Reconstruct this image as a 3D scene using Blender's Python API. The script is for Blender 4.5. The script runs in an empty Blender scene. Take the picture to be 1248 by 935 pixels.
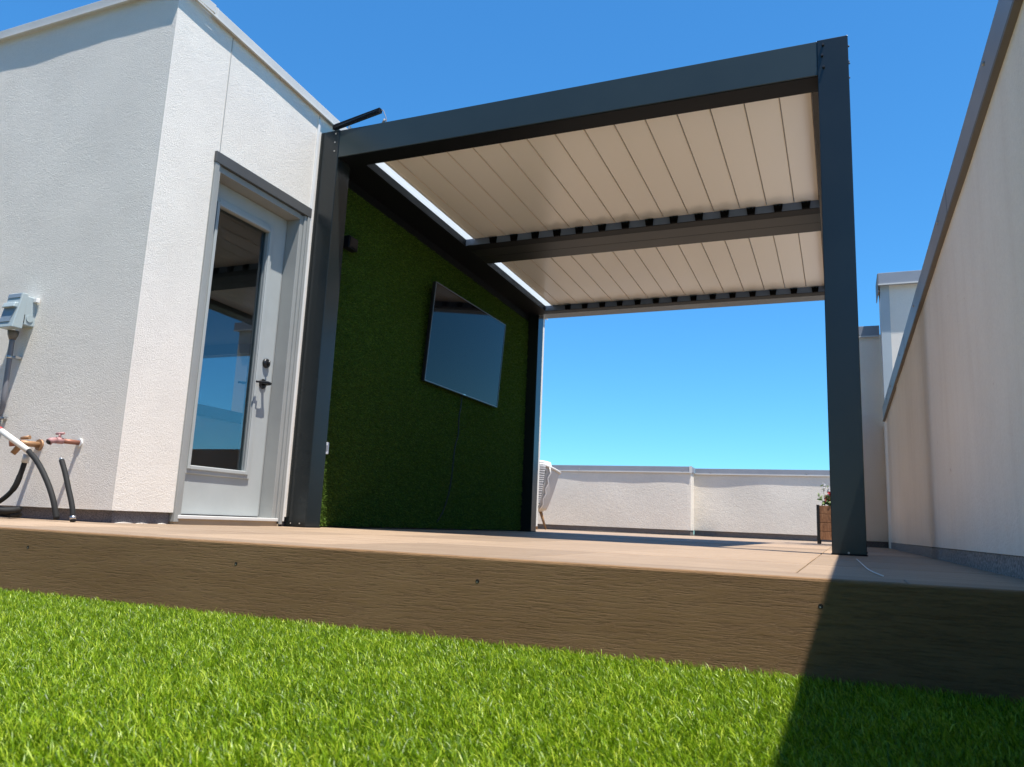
import bpy, bmesh, math, random
import numpy as np
from mathutils import Vector, Matrix, noise
random.seed(7)
rng = np.random.default_rng(11)
PI = math.pi
scene = bpy.context.scene
COL = scene.collection

# ------------------------------------------------------------------ materials
def mat(name, col=(.5, .5, .5), rough=.5, metal=0.0, spec=.5):
    m = bpy.data.materials.new(name); m.use_nodes = True
    nt = m.node_tree; b = nt.nodes['Principled BSDF']
    b.inputs['Base Color'].default_value = (*col, 1)
    b.inputs['Roughness'].default_value = rough
    b.inputs['Metallic'].default_value = metal
    b.inputs['Specular IOR Level'].default_value = spec
    return m, nt, b
def N(nt, t, **k):
    n = nt.nodes.new(t)
    for a, v in k.items():
        if a in n.inputs: n.inputs[a].default_value = v
        else: setattr(n, a, v)
    return n
def coords(nt, scale=(1, 1, 1), world=True):
    if world:
        g = N(nt, 'ShaderNodeNewGeometry'); src = g.outputs['Position']
    else:
        g = N(nt, 'ShaderNodeTexCoord'); src = g.outputs['Object']
    mp = N(nt, 'ShaderNodeMapping'); mp.inputs['Scale'].default_value = scale
    nt.links.new(src, mp.inputs['Vector']); return mp.outputs['Vector']
def noise_tex(nt, vec, scale, detail=3, rough=.55):
    n = N(nt, 'ShaderNodeTexNoise'); n.inputs['Scale'].default_value = scale
    n.inputs['Detail'].default_value = detail; n.inputs['Roughness'].default_value = rough
    nt.links.new(vec, n.inputs['Vector']); return n.outputs['Fac']
def ramp(nt, fac, stops):
    r = N(nt, 'ShaderNodeValToRGB'); cr = r.color_ramp
    while len(cr.elements) < len(stops): cr.elements.new(.5)
    for e, (p, c) in zip(cr.elements, stops): e.position = p; e.color = (*c, 1)
    nt.links.new(fac, r.inputs['Fac']); return r.outputs['Color']
def bump(nt, b, fac, strength, dist, prev=None):
    n = N(nt, 'ShaderNodeBump'); n.inputs['Strength'].default_value = strength
    n.inputs['Distance'].default_value = dist
    nt.links.new(fac, n.inputs['Height'])
    if prev is not None: nt.links.new(prev, n.inputs['Normal'])
    nt.links.new(n.outputs['Normal'], b.inputs['Normal']); return n.outputs['Normal']

def stucco(name, c0, c1, bs=1, dist=.0038, scale=190, stain=None):
    m, nt, b = mat(name, c0, .9, spec=.2)
    v = coords(nt)
    big = noise_tex(nt, v, 1.6, 5, .6)
    fine = noise_tex(nt, v, scale, 3, .7)
    mx = N(nt, 'ShaderNodeMath', operation='ADD'); mx.use_clamp = True
    a = N(nt, 'ShaderNodeMath', operation='MULTIPLY'); a.inputs[1].default_value = .55; nt.links.new(big, a.inputs[0])
    f = N(nt, 'ShaderNodeMath', operation='MULTIPLY'); f.inputs[1].default_value = .45; nt.links.new(fine, f.inputs[0])
    nt.links.new(a.outputs[0], mx.inputs[0]); nt.links.new(f.outputs[0], mx.inputs[1])
    col = ramp(nt, mx.outputs[0], [(.36, c1), (.60, c0)])
    nt.links.new(col, b.inputs['Base Color'])
    if stain:
        sp_ = noise_tex(nt, v, 22, 2, .5); vv = coords(nt, (1, 5, .55)); dr_ = noise_tex(nt, vv, 2.2, 4, .6)
        c1_ = ramp(nt, sp_, [(.765, (1, 1, 1)), (.785, (.66, .60, .56))]); c2_ = ramp(nt, dr_, [(.30, (.965, .955, .95)), (.55, (1, 1, 1))])
        for cc in (c1_, c2_):
            mm = N(nt, 'ShaderNodeMix', data_type='RGBA', blend_type='MULTIPLY'); mm.inputs[0].default_value = 1
            nt.links.new(col, mm.inputs[6]); nt.links.new(cc, mm.inputs[7]); col = mm.outputs[2]
        nt.links.new(col, b.inputs['Base Color'])
    n1 = bump(nt, b, noise_tex(nt, v, 14, 4, .6), .5, .004)
    bump(nt, b, fine, bs, dist, n1)
    return m

M = {}
M['stucco'] = stucco('stucco_white', (.84, .785, .705), (.73, .68, .61))
M['stucco_grey'] = stucco('stucco_right', (.93, .855, .745), (.84, .765, .66), .8, .004, 110, True)
M['stucco_far'] = stucco('stucco_far', (.77, .70, .60), (.67, .61, .52), .8, .006, 60)

def speckle(name, c0, c1, scale=230, bs=.6):
    m, nt, b = mat(name, c0, .85)
    v = coords(nt); f = noise_tex(nt, v, scale, 2, .8)
    nt.links.new(ramp(nt, f, [(.36, c1), (.62, c0)]), b.inputs['Base Color'])
    bump(nt, b, f, bs, .003); return m
M['base_dark'] = speckle('base_speckled', (.20, .19, .20), (.07, .065, .07))
M['base_concrete'] = speckle('base_concrete', (.36, .345, .33), (.13, .125, .125), 120, 1)
M['base_far'] = speckle('base_far', (.22, .19, .16), (.11, .09, .08), 120)

def metal_paint(name, col, rough, bs=.05, scale=400, dust=.0, spec=.5):
    m, nt, b = mat(name, col, rough, spec=spec)
    v = coords(nt); f = noise_tex(nt, v, scale, 2, .6)
    bump(nt, b, f, bs, .0006)
    g = noise_tex(nt, v, 3.0, 5, .65)
    nt.links.new(ramp(nt, g, [(.3, tuple(c*.93 for c in col)), (.75, tuple(min(1, c*1.08+dust) for c in col))]), b.inputs['Base Color'])
    rr = N(nt, 'ShaderNodeMapRange'); rr.inputs['To Min'].default_value = rough-.02; rr.inputs['To Max'].default_value = rough+.04
    nt.links.new(g, rr.inputs['Value']); nt.links.new(rr.outputs[0], b.inputs['Roughness'])
    return m
M['louvre_lip'] = mat('louvre_lip', (.78, .66, .53), .35)[0]
M['anthracite'] = metal_paint('anthracite_powder_coat', (.0125, .0165, .017), .24, .10, 500, .001, .5)
M['beam_under'] = metal_paint('anthracite_dimmed', (.013, .015, .016), .4, .10, 500, .001, .28)  # same anthracite coat, gloss cut to dim bounced light on the underside
M['beam'] = metal_paint('anthracite_sky_lit', (.030, .042, .041), .28, .10, 500, .001)  # anthracite coat with reflected sky painted in as a lighter green-grey
M['anthracite_dark'] = metal_paint('black_gutter', (.006, .007, .009), .5, spec=.15)
M['gutter_face'] = metal_paint('gutter_sky_tint', (.13, .175, .26), .45, spec=.25)  # sky reflection on the gutter face painted in as blue base colour
M['coping'] = metal_paint('pale_coping_metal', (.55, .54, .51), .45, .04)
M['coping_grey'] = metal_paint('grey_coping_metal', (.27, .285, .315), .42, .04)
M['coping_edge'] = metal_paint('coping_drip_edge', (.62, .60, .56), .5)
M['coping_under'] = metal_paint('coping_brown_lip', (.16, .14, .12), .6)
m, nt, b = mat('beige_louvre', (.93, .885, .825), .2, spec=.5); M['louvre'] = m
M['door_paint'] = metal_paint('door_grey_paint', (.39, .41, .40), .42, .05, 200)
M['casing'] = metal_paint('casing_grey_paint', (.30, .305, .29), .5, .05, 200)
M['joint'] = mat('joint_grey', (.42, .41, .39), .8)[0]
M['cap'] = metal_paint('door_head_grey', (.075, .075, .074), .5, .05, 200)
M['trim_white'] = metal_paint('white_trim', (.74, .73, .70), .5)
M['sill'] = metal_paint('sill_metal', (.62, .62, .6), .35)
M['black'] = mat('black_metal', (.012, .012, .013), .35)[0]
M['plastic_grey'] = metal_paint('electrical_grey', (.36, .42, .43), .4, .08, 300)
M['plastic_blue'] = metal_paint('electrical_lid_grey', (.20, .25, .30), .35)
M['conduit'] = metal_paint('conduit_grey', (.20, .20, .215), .55)
M['clip'] = mat('black_nylon', (.003, .003, .003), .8, spec=.05)[0]
M['steel'] = mat('steel', (.55, .55, .55), .3, 1.0)[0]
M['screw'] = mat('zinc_screw', (.5, .48, .44), .4, .8)[0]
M['brass'] = mat('brass', (.36, .20, .10), .55, .3)[0]
M['copper'] = mat('copper_pinkish', (.30, .13, .085), .5, .4)[0]
M['pink'] = mat('pink_handle', (.40, .21, .20), .6)[0]
M['hose'] = metal_paint('black_foam_hose', (.009, .009, .0085), .75, .3, 300)
M['pvc'] = mat('white_pvc', (.72, .68, .62), .4)[0]
M['red'] = mat('red_plastic', (.5, .03, .03), .4)[0]
M['clear_pipe'] = mat('clear_fitting', (.55, .53, .48), .25)[0]
M['fabric_white'] = metal_paint('white_fabric', (.76, .73, .68), .9, .6, 300)
M['interior'] = mat('interior_paint', (.22, .21, .20), .8)[0]
M['roof'] = mat('roof_membrane', (.33, .33, .32), .8)[0]
M['hole'] = mat('dark_hole', (.01, .008, .006), .8)[0]
M['thread'] = mat('white_thread', (.8, .8, .78), .6)[0]
M['wood_leg'] = metal_paint('oak_leg', (.30, .17, .075), .5, .2, 90)
M['rope'] = metal_paint('pale_rope', (.52, .49, .45), .85, .7, 260)
M['rope_dark'] = metal_paint('grey_rope', (.22, .215, .21), .85, .7, 260)
M['socket'] = mat('socket_white', (.62, .64, .66), .4)[0]

# translucent acrylic edge strip of the roof
m = bpy.data.materials.new('frosted_acrylic'); m.use_nodes = True; nt = m.node_tree; nt.nodes.clear()
o = N(nt, 'ShaderNodeOutputMaterial'); d = N(nt, 'ShaderNodeBsdfDiffuse'); t = N(nt, 'ShaderNodeBsdfTranslucent')
d.inputs['Color'].default_value = (.8, .82, .84, 1); t.inputs['Color'].default_value = (.84, .90, .94, 1)
mx = N(nt, 'ShaderNodeMixShader'); mx.inputs[0].default_value = .6
nt.links.new(d.outputs[0], mx.inputs[1]); nt.links.new(t.outputs[0], mx.inputs[2]); nt.links.new(mx.outputs[0], o.inputs['Surface'])
M['acrylic'] = m

m = bpy.data.materials.new('clear_pane'); m.use_nodes = True; nt = m.node_tree; nt.nodes.clear()
o = N(nt, 'ShaderNodeOutputMaterial'); t = N(nt, 'ShaderNodeBsdfTransparent'); t.inputs['Color'].default_value = (.75, .8, .8, 1); nt.links.new(t.outputs[0], o.inputs['Surface']); M['clear'] = m
# glass pane: clear with fresnel reflection
m = bpy.data.materials.new('window_glass'); m.use_nodes = True; nt = m.node_tree; nt.nodes.clear()
o = N(nt, 'ShaderNodeOutputMaterial'); g = N(nt, 'ShaderNodeBsdfGlossy'); t = N(nt, 'ShaderNodeBsdfTransparent')
g.inputs['Roughness'].default_value = .0; g.inputs['Color'].default_value = (.9, .95, 1, 1); t.inputs['Color'].default_value = (.52, .58, .60, 1)
fr = N(nt, 'ShaderNodeFresnel'); fr.inputs['IOR'].default_value = 2.0
bf = N(nt, 'ShaderNodeNewGeometry'); iv = N(nt, 'ShaderNodeMath', operation='SUBTRACT'); iv.inputs[0].default_value = 1; nt.links.new(bf.outputs['Backfacing'], iv.inputs[1])
ml = N(nt, 'ShaderNodeMath', operation='MULTIPLY'); nt.links.new(fr.outputs[0], ml.inputs[0]); nt.links.new(iv.outputs[0], ml.inputs[1])
mx = N(nt, 'ShaderNodeMixShader'); nt.links.new(ml.outputs[0], mx.inputs[0])
nt.links.new(t.outputs[0], mx.inputs[1]); nt.links.new(g.outputs[0], mx.inputs[2]); nt.links.new(mx.outputs[0], o.inputs['Surface'])
M['glass'] = m
m, nt, b = mat('tv_screen', (.004, .004, .006), .04, spec=.26); M['screen'] = m

# planks / tiles
def wood(name, c0, c1, c2, axis_scale, bs, dist, rough=.6, tile=False):
    m, nt, b = mat(name, c0, rough, spec=.35)
    v = coords(nt, axis_scale)
    f = noise_tex(nt, v, 9, 6, .65); f2 = noise_tex(nt, v, 42, 4, .7)
    ad = N(nt, 'ShaderNodeMath', operation='ADD'); nt.links.new(f, ad.inputs[0]); nt.links.new(f2, ad.inputs[1])
    hf = N(nt, 'ShaderNodeMath', operation='MULTIPLY'); hf.inputs[1].default_value = .5; nt.links.new(ad.outputs[0], hf.inputs[0])
    col = ramp(nt, hf.outputs[0], [(.36, c2), (.5, c0), (.64, c1)])
    if tile:
        at = N(nt, 'ShaderNodeAttribute', attribute_name='tone')
        mr = N(nt, 'ShaderNodeMapRange'); mr.inputs['To Min'].default_value = .78; mr.inputs['To Max'].default_value = 1.15
        nt.links.new(at.outputs['Fac'], mr.inputs['Value'])
        mm = N(nt, 'ShaderNodeVectorMath', operation='SCALE'); nt.links.new(col, mm.inputs[0]); nt.links.new(mr.outputs[0], mm.inputs['Scale'])
        col = mm.outputs[0]
    nt.links.new(col, b.inputs['Base Color'])
    bump(nt, b, hf.outputs[0], bs, dist)
    return m
M['deck'] = wood('deck_tile_wood', (.33, .232, .150), (.45, .335, .235), (.20, .135, .09), (.25, 6, 6), .5, .0015, .62, True)
# embossed composite fascia: fine broken horizontal crackle
m, nt, b = mat('composite_board', (.15, .10, .06), .66, spec=.25)
v = coords(nt, (5, 40, 88)); f = noise_tex(nt, v, 4.0, 5, .7)
v2 = coords(nt, (26, 90, 230)); f2 = noise_tex(nt, v2, 3.2, 4, .75)
v3 = coords(nt, (1.2, 6, 7)); f3 = noise_tex(nt, v3, 2, 4, .6)
cA = ramp(nt, f3, [(.3, (.222, .122, .052)), (.7, (.275, .160, .074))])
mk = ramp(nt, f, [(.34, (.80, .79, .78)), (.50, (1, 1, 1))]); mk2 = ramp(nt, f2, [(.34, (.86, .85, .84)), (.50, (1, 1, 1)), (.72, (1, 1, 1)), (.80, (1.6, 1.6, 1.6))])
m1 = N(nt, 'ShaderNodeMix', data_type='RGBA', blend_type='MULTIPLY'); m1.inputs[0].default_value = 1
nt.links.new(cA, m1.inputs[6]); nt.links.new(mk, m1.inputs[7])
m2 = N(nt, 'ShaderNodeMix', data_type='RGBA', blend_type='MULTIPLY'); m2.inputs[0].default_value = 1
nt.links.new(m1.outputs[2], m2.inputs[6]); nt.links.new(mk2, m2.inputs[7]); nt.links.new(m2.outputs[2], b.inputs['Base Color'])
r = ramp(nt, f2, [(.36, (0, 0, 0)), (.52, (1, 1, 1))])
n1 = bump(nt, b, r, .5, .0007)
r2 = ramp(nt, f, [(.38, (0, 0, 0)), (.5, (1, 1, 1))])
bump(nt, b, r2, .65, .0013, n1)
M['board'] = m
M['plank'] = wood('planter_plank', (.27, .13, .065), (.40, .22, .12), (.12, .055, .03), (4, 4, .6), .6, .003)
m, nt, b = mat('turf_backing', (.025, .05, .006), .9); M['turf_base'] = m
m, nt, b = mat('turf_wall_backing', (.022, .042, .010), .95, spec=.05)
v = coords(nt); f = noise_tex(nt, v, 130, 3, .7); nt.links.new(ramp(nt, f, [(.35, (.02, .04, .006)), (.65, (.06, .10, .02))]), b.inputs['Base Color'])
M['turf_wall'] = m

def blade_mat(name, dark, mid, light, rough, spec, trans):
    m = bpy.data.materials.new(name); m.use_nodes = True; nt = m.node_tree
    b = nt.nodes['Principled BSDF']; b.inputs['Roughness'].default_value = rough; b.inputs['Specular IOR Level'].default_value = spec
    at = N(nt, 'ShaderNodeAttribute', attribute_name='tone')
    col = ramp(nt, at.outputs['Fac'], [(0, dark), (.55, mid), (1, light)])
    nt.links.new(col, b.inputs['Base Color'])
    tr = N(nt, 'ShaderNodeBsdfTranslucent'); nt.links.new(col, tr.inputs['Color'])
    mx = N(nt, 'ShaderNodeMixShader'); mx.inputs[0].default_value = trans
    nt.links.new(b.outputs[0], mx.inputs[1]); nt.links.new(tr.outputs[0], mx.inputs[2])
    nt.links.new(mx.outputs[0], nt.nodes['Material Output'].inputs['Surface'])
    return m
M['blade'] = blade_mat('grass_blades', (.035, .09, .002), (.225, .375, .004), (.56, .66, .06), .40, .40, .27)
M['wall_blade'] = blade_mat('turf_wall_blades', (.05, .095, .010), (.105, .185, .022), (.18, .24, .05), .7, .15, .15)
M['leaf'] = blade_mat('leaves', (.07, .14, .03), (.16, .27, .08), (.32, .42, .18), .5, .3, .3)
M['petal_red'] = blade_mat('red_petals', (.40, .03, .04), (.55, .06, .08), (.62, .15, .15), .6, .2, .3)
M['petal_white'] = blade_mat('white_petals', (.6, .58, .6), (.7, .68, .7), (.8, .78, .8), .6, .2, .3)

# ------------------------------------------------------------------ mesh builder
class MB:
    def __init__(s): s.v = []; s.f = []; s.sm = False
    def quad(s, *p):
        i = len(s.v); s.v += [tuple(q) for q in p]; s.f.append(tuple(range(i, i+len(p))))
    def hexa(s, c):                       # 8 corners: bottom loop 0-3 (ccw from above), top loop 4-7
        i = len(s.v); s.v += [tuple(q) for q in c]
        for f in ((3, 2, 1, 0), (4, 5, 6, 7), (0, 1, 5, 4), (1, 2, 6, 5), (2, 3, 7, 6), (3, 0, 4, 7)):
            s.f.append(tuple(i+k for k in f))
    def box(s, x0, x1, y0, y1, z0, z1, dz=None):
        if dz is None: dz = lambda y: 0
        a, b = dz(y0), dz(y1)
        s.hexa([(x0, y0, z0+a), (x1, y0, z0+a), (x1, y1, z0+b), (x0, y1, z0+b),
                (x0, y0, z1+a), (x1, y0, z1+a), (x1, y1, z1+b), (x0, y1, z1+b)]); return s
    def prism(s, poly, d0, d1):           # poly: list of 3-vectors (planar) swept between offsets d0 and d1
        n = len(poly); i = len(s.v)
        s.v += [tuple(Vector(p)+Vector(d0)) for p in poly]+[tuple(Vector(p)+Vector(d1)) for p in poly]
        s.f.append(tuple(i+k for k in range(n))[::-1]); s.f.append(tuple(i+n+k for k in range(n)))
        for k in range(n): s.f.append((i+k, i+(k+1) % n, i+n+(k+1) % n, i+n+k))
        return s
    def tube(s, pts, r, n=10, caps=True):
        pts = [Vector(p) for p in pts]; m = len(pts)
        if not hasattr(r, '__len__'): r = [r]*m
        i0 = len(s.v); up = None
        for k, p in enumerate(pts):
            t = (pts[min(k+1, m-1)]-pts[max(k-1, 0)]).normalized()
            if up is None:
                up = t.cross(Vector((0, 0, 1)))
                if up.length < .1: up = t.cross(Vector((1, 0, 0)))
            up = (up-t*up.dot(t)).normalized(); w = t.cross(up)
            for j in range(n):
                a = 2*PI*j/n; s.v.append(tuple(p+(up*math.cos(a)+w*math.sin(a))*r[k]))
        for k in range(m-1):
            for j in range(n):
                a = i0+k*n+j; b = i0+k*n+(j+1) % n; s.f.append((a, b, b+n, a+n))
        if caps:
            s.f.append(tuple(i0+j for j in range(n))[::-1]); s.f.append(tuple(i0+(m-1)*n+j for j in range(n)))
        s.sm = True; return s
    def build(s, name, m, parent=None, bev=0, kind=None, smooth=None):
        off = Vector(parent_world(parent)) if parent is not None else Vector((0, 0, 0))
        me = bpy.data.meshes.new(name)
        me.from_pydata([tuple(Vector(v)-off) for v in s.v], [], s.f)
        bm = bmesh.new(); bm.from_mesh(me); bmesh.ops.recalc_face_normals(bm, faces=bm.faces); bm.to_mesh(me); bm.free()
        o = bpy.data.objects.new(name, me); COL.objects.link(o)
        me.materials.append(m)
        if s.sm if smooth is None else smooth:
            for p in me.polygons: p.use_smooth = len(p.vertices) < 7
        if bev:
            b = o.modifiers.new('bevel', 'BEVEL'); b.width = bev; b.segments = 2; b.limit_method = 'ANGLE'
        if parent is not None: o.parent = parent
        if kind: o['kind'] = kind
        return o
def parent_world(p):
    v = Vector((0, 0, 0))
    while p is not None: v += p.location; p = p.parent
    return v
def thing(name, label, cat, loc=(0, 0, 0), group=None):
    o = bpy.data.objects.new(name, None); COL.objects.link(o); o.location = loc; o.empty_display_size = .1
    return tag(o, label, cat, group)
def tag(o, label, cat, group=None):
    o['label'] = label; o['category'] = cat
    if group: o['group'] = group
    return o
def smooth_path(pts, n=8):
    P = [Vector(p) for p in pts]; P = [2*P[0]-P[1]]+P+[2*P[-1]-P[-2]]; out = []
    for k in range(1, len(P)-2):
        for j in range(n):
            t = j/n; a, b, c, d = P[k-1:k+3]
            out.append(.5*((2*b)+(c-a)*t+(2*a-5*b+4*c-d)*t*t+(3*b-a-3*c+d)*t**3))
    out.append(P[-2]); return out
def wavy(mb, u0, u1, z0, z1, plane, c, out, amp, step=.06, ends=(.12, .12), seed=0, s=1.3, ztop=None):
    """uneven plaster sheet; plane 'y' -> at y=c running along x; plane 'x' -> at x=c running along y; out=+-1 outward;
    ztop(u) gives a sloping top edge"""
    nu = max(2, int(abs(u1-u0)/step)); nz = max(2, int((z1-z0)/step)); i0 = len(mb.v)
    for i in range(nu+1):
        u = u0+(u1-u0)*i/nu
        zt = ztop(u) if ztop else z1
        for j in range(nz+1):
            z = z0+(zt-z0)*j/nz
            w = min(1, (u-min(u0, u1))/ends[0] if ends[0] else 1, (max(u0, u1)-u)/ends[1] if ends[1] else 1)
            w = w*w*(3-2*w)
            d = (noise.noise(Vector((u*s+seed*7.3, z*s*.8, seed)))+.45*noise.noise(Vector((u*s*2.7, z*s*2.5, seed+9))))*amp*w*out
            mb.v.append((u, c+d, z) if plane == 'y' else (c+d, u, z))
    for i in range(nu):
        for j in range(nz):
            a = i0+i*(nz+1)+j; mb.f.append((a, a+nz+1, a+nz+2, a+1))

# ------------------------------------------------------------------ setting: ground, roof, deck, lawn
g = MB(); g.box(-3000, 3000, -3000, 3000, -12.5, -12)
m, nt, b = mat('distant_ground', (.16, .14, .10), .95); M['ground'] = m
v = coords(nt); nt.links.new(ramp(nt, noise_tex(nt, v, .01, 6, .6), [(.35, (.07, .09, .04)), (.65, (.22, .19, .14))]), b.inputs['Base Color'])
g.build('ground', m, kind='structure')
r_ = MB(); r_.box(-18, 3, -12, 13.6, -.6, -.235); r_.build('roof_slab', M['roof'], kind='structure')
XW = .369; YE = 1.613
GZ = -.198                                     # turf backing level
MB().box(-6, XW+.05, -2.0, YE-.004, GZ-.03, GZ).build('lawn', M['turf_base'], kind='structure')

# deck: 0.6 m tiles with open joints over a dark sub-base
tl = MB(); tones = []
MB().box(-9, XW+.02, YE+.03, 13.2, -.03, -.012).build('deck_base', M['hole'], kind='structure')
x_edges = [XW+.006-.62*k for k in range(17)]
rows = [(YE+.001, YE+.139)]; y = YE+.143
rows += [(y+.6*k+(.0 if k else 0), y+.6*(k+1)-.004) for k in range(19)]
for ri, (a, b_) in enumerate(rows):
    wd = .6
    xs = np.arange(XW+.015-(.2 if ri else .0), -9.5, -(.6 if ri else 3.6))
    xs = [XW+.015]+[x-.28 for x in xs if x-.28 < XW-.1]
    for x1, x0 in zip(xs[:-1], xs[1:]):
        if b_ > 12.62 and x0 < -2.3: bb = min(b_, 12.64)
        else: bb = min(b_, 12.93)
        if bb <= a: continue
        tl.box(x0+.003, x1, a, bb, -.012, 0.0+random.uniform(-.0006, .0006)); tones.append(random.random())
dk = tl.build('deck', M['deck'], kind='structure')
att = dk.data.attributes.new('tone', 'FLOAT', 'POINT'); att.data.foreach_set('value', np.repeat(np.array(tones, 'f'), 8))
bv = dk.modifiers.new('bevel', 'BEVEL'); bv.width = .0015; bv.segments = 1

# fascia board along the deck front
fb = thing('fascia_board', 'long brown textured composite board facing the front edge of the deck above the grass', 'board', (-4, YE, -.2))
MB().box(-9, XW+.02, YE-.022, YE, -.25, -.0005).build('board', M['board'], fb, bev=.005)
for x, z in ((-2.191, -.052), (-1.418, -.054), (-.743, -.052), (-.043, -.050)):
    s = MB().tube([(x, YE-.0195, z), (x, YE-.0223, z)], .0046, 12, True).build('screw_hole', M['hole'], fb)
    MB().tube([(x-.001, YE-.0222, z-.0020), (x-.001, YE-.0226, z-.0020)], .0014, 8).build('screw', M['screw'], s)

# ------------------------------------------------------------------ grass: one mesh of blades
def blades(name, base, tip_dir, length, width, tone, material, kind=None, parent=None, bendv=None):
    n = len(base); L = length[:, None]; T = tip_dir
    side = np.cross(T, rng.normal(size=(n, 3))); side /= np.linalg.norm(side, axis=1)[:, None]
    bend = bendv if bendv is not None else rng.normal(size=(n, 3))*.25
    p1 = base+T*L*.5; p2 = base+T*L*.85+bend*L*.45; p3 = base+T*L+bend*L*.95
    p1 = p1+bend*L*.12
    w = (side*width[:, None])*.5
    V = np.stack([base-w, base+w, p1-w, p1+w, p2-w*.75, p2+w*.75, p3], axis=1).reshape(-1, 3)
    k = np.arange(n)*7
    F4 = np.concatenate([np.stack([k, k+1, k+3, k+2], 1), np.stack([k+2, k+3, k+5, k+4], 1)])
    F3 = np.stack([k+4, k+5, k+6], 1)
    me = bpy.data.meshes.new(name)
    if parent is not None: V = V-np.array(parent_world(parent))
    me.vertices.add(len(V)); me.vertices.foreach_set('co', V.astype('f').ravel())
    loops = np.concatenate([F4.ravel(), F3.ravel()]).astype('i')
    me.loops.add(len(loops)); me.loops.foreach_set('vertex_index', loops)
    ls = np.concatenate([np.arange(len(F4))*4, len(F4)*4+np.arange(len(F3))*3]).astype('i')
    me.polygons.add(len(ls)); me.polygons.foreach_set('loop_start', ls)
    me.polygons.foreach_set('use_smooth', np.ones(len(ls), bool))
    me.update(calc_edges=True); me.validate()
    at = me.attributes.new('tone', 'FLOAT', 'POINT'); at.data.foreach_set('value', np.repeat(tone.astype('f'), 7))
    me.materials.append(material)
    o = bpy.data.objects.new(name, me); COL.objects.link(o)
    if parent is not None: o.parent = parent
    if kind: o['kind'] = kind
    return o
def lawn_patch(n, x0, x1, y0, y1):
    # stitched tufts: blades grouped 6 per stitch
    nt_ = n//7
    cx = rng.uniform(x0, x1, nt_); cy = rng.uniform(y0, y1, nt_)
    cx = np.repeat(cx, 7)+rng.normal(0, .0030, nt_*7); cy = np.repeat(cy, 7)+rng.normal(0, .0030, nt_*7)
    keep = (cy < YE-.024) & (cx < XW+.04); cx = cx[keep]; cy = cy[keep]; n = len(cx)
    patch = np.array([noise.noise(Vector((x*5, y*5, 3))) for x, y in zip(cx[::7], cy[::7])])
    patch = np.repeat(patch, 7)[:n]
    if len(patch) < n: patch = np.pad(patch, (0, n-len(patch)))
    base = np.stack([cx, cy, np.full(n, GZ)], 1)
    d = np.stack([rng.normal(-.16, .30, n)+patch*.25, rng.normal(-.08, .30, n), np.full(n, 1.0)], 1)
    d /= np.linalg.norm(d, axis=1)[:, None]
    ln = np.clip(rng.normal(.025, .006, n), .010, .038)*(1+.12*patch)
    bend = rng.normal(0, .24, (n, 3)); bend[:, 0] -= .08; bend[:, 2] = -np.abs(bend[:, 2])*.6
    return base, d, ln, rng.uniform(.0008, .0015, n), np.clip(rng.beta(1.1, 1.5, n)+patch*.15, 0, 1), bend
parts = [lawn_patch(470000, -2.75, XW+.04, .62, YE-.02), lawn_patch(45000, -4.6, -2.75, .4, YE-.02), lawn_patch(30000, -2.75, XW+.04, -.2, .62), lawn_patch(46000, -1.5, -.2, .36, .62)]
cat = [np.concatenate([p[i] for p in parts]) for i in range(6)]
gr = blades('grass', cat[0], cat[1], cat[2], cat[3], cat[4], M['blade'], 'stuff', bendv=cat[5])
tag(gr, 'bright green artificial turf growing up to the deck board', 'grass')
# short curly brown thatch fibres low in the turf
n = 50000
tb = np.stack([rng.uniform(-2.75, XW, n), rng.uniform(.62, YE-.02, n), np.full(n, GZ)], 1)
td = np.stack([rng.normal(0, .8, n), rng.normal(0, .8, n), np.full(n, .8)], 1); td /= np.linalg.norm(td, axis=1)[:, None]
M['thatch'] = blade_mat('thatch', (.07, .10, .012), (.12, .16, .025), (.20, .20, .06), .6, .2, .2)
th = blades('thatch', tb, td, rng.uniform(.008, .02, n), np.full(n, .0014), rng.uniform(0, 1, n), M['thatch'], 'stuff', parent=None)
tag(th, 'short curled thatch fibres low between the blades of turf', 'thatch')

# ------------------------------------------------------------------ the building with the door
BX, BY = -3.035, 2.575
bl = thing('rooftop_building', 'white stucco building with a grey glazed door beside the pergola', 'building', (BX, BY, 0))
YB1 = 7.955
ctop = lambda y: -.061*(max(y, 2.55)-2.55)
DY0, DY1, DZ1 = 2.955, 3.752, 1.955
wl = MB()
wavy(wl, -9, BX, .057, 2.70, 'y', BY, -1, .003, .05, ends=(0, .25), seed=2, s=1.5)
zt = lambda y: 2.70+ctop(y)
wavy(wl, BY, DY0, .057, 2.70, 'x', BX, 1, .003, .05, ends=(.2, .1), seed=4, ztop=zt)
wavy(wl, DY0, DY1, DZ1, 2.70, 'x', BX, 1, .003, .05, ends=(.1, .02), seed=4, ztop=zt)
wavy(wl, DY1, YB1, .057, 2.70, 'x', BX, 1, .003, .1, ends=(.02, .1), seed=4, ztop=zt)
wl.quad((-9, BY, .057), (BX, BY, .057), (BX, BY+.03, .057), (-9, BY+.03, .057))
wl.quad((BX, BY, .057), (BX, DY0, .057), (BX-.03, DY0, .057), (BX-.03, BY, .057))
for (xa, xb, za, zb) in ((BX-6, -8.6, .057, 2.36), (-6.2, BX, .057, 2.36), (-8.6, -6.2, .057, .86), (-8.6, -6.2, 2.12, 2.36)): wl.quad((xa, YB1, za), (xb, YB1, za), (xb, YB1, zb), (xa, YB1, zb))
w_ = wl.build('wall', M['stucco'], bl, smooth=False)
cr = MB()   # structural shell behind the render, hollow so the door looks into a room
cr.box(-9, BX-.03, BY+.03, BY+.16, -.2, 2.66)
cr.box(BX-.16, BX-.03, BY+.16, DY0, -.2, 2.6); cr.box(BX-.16, BX-.03, DY1, YB1-.02, -.2, 2.3)
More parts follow.
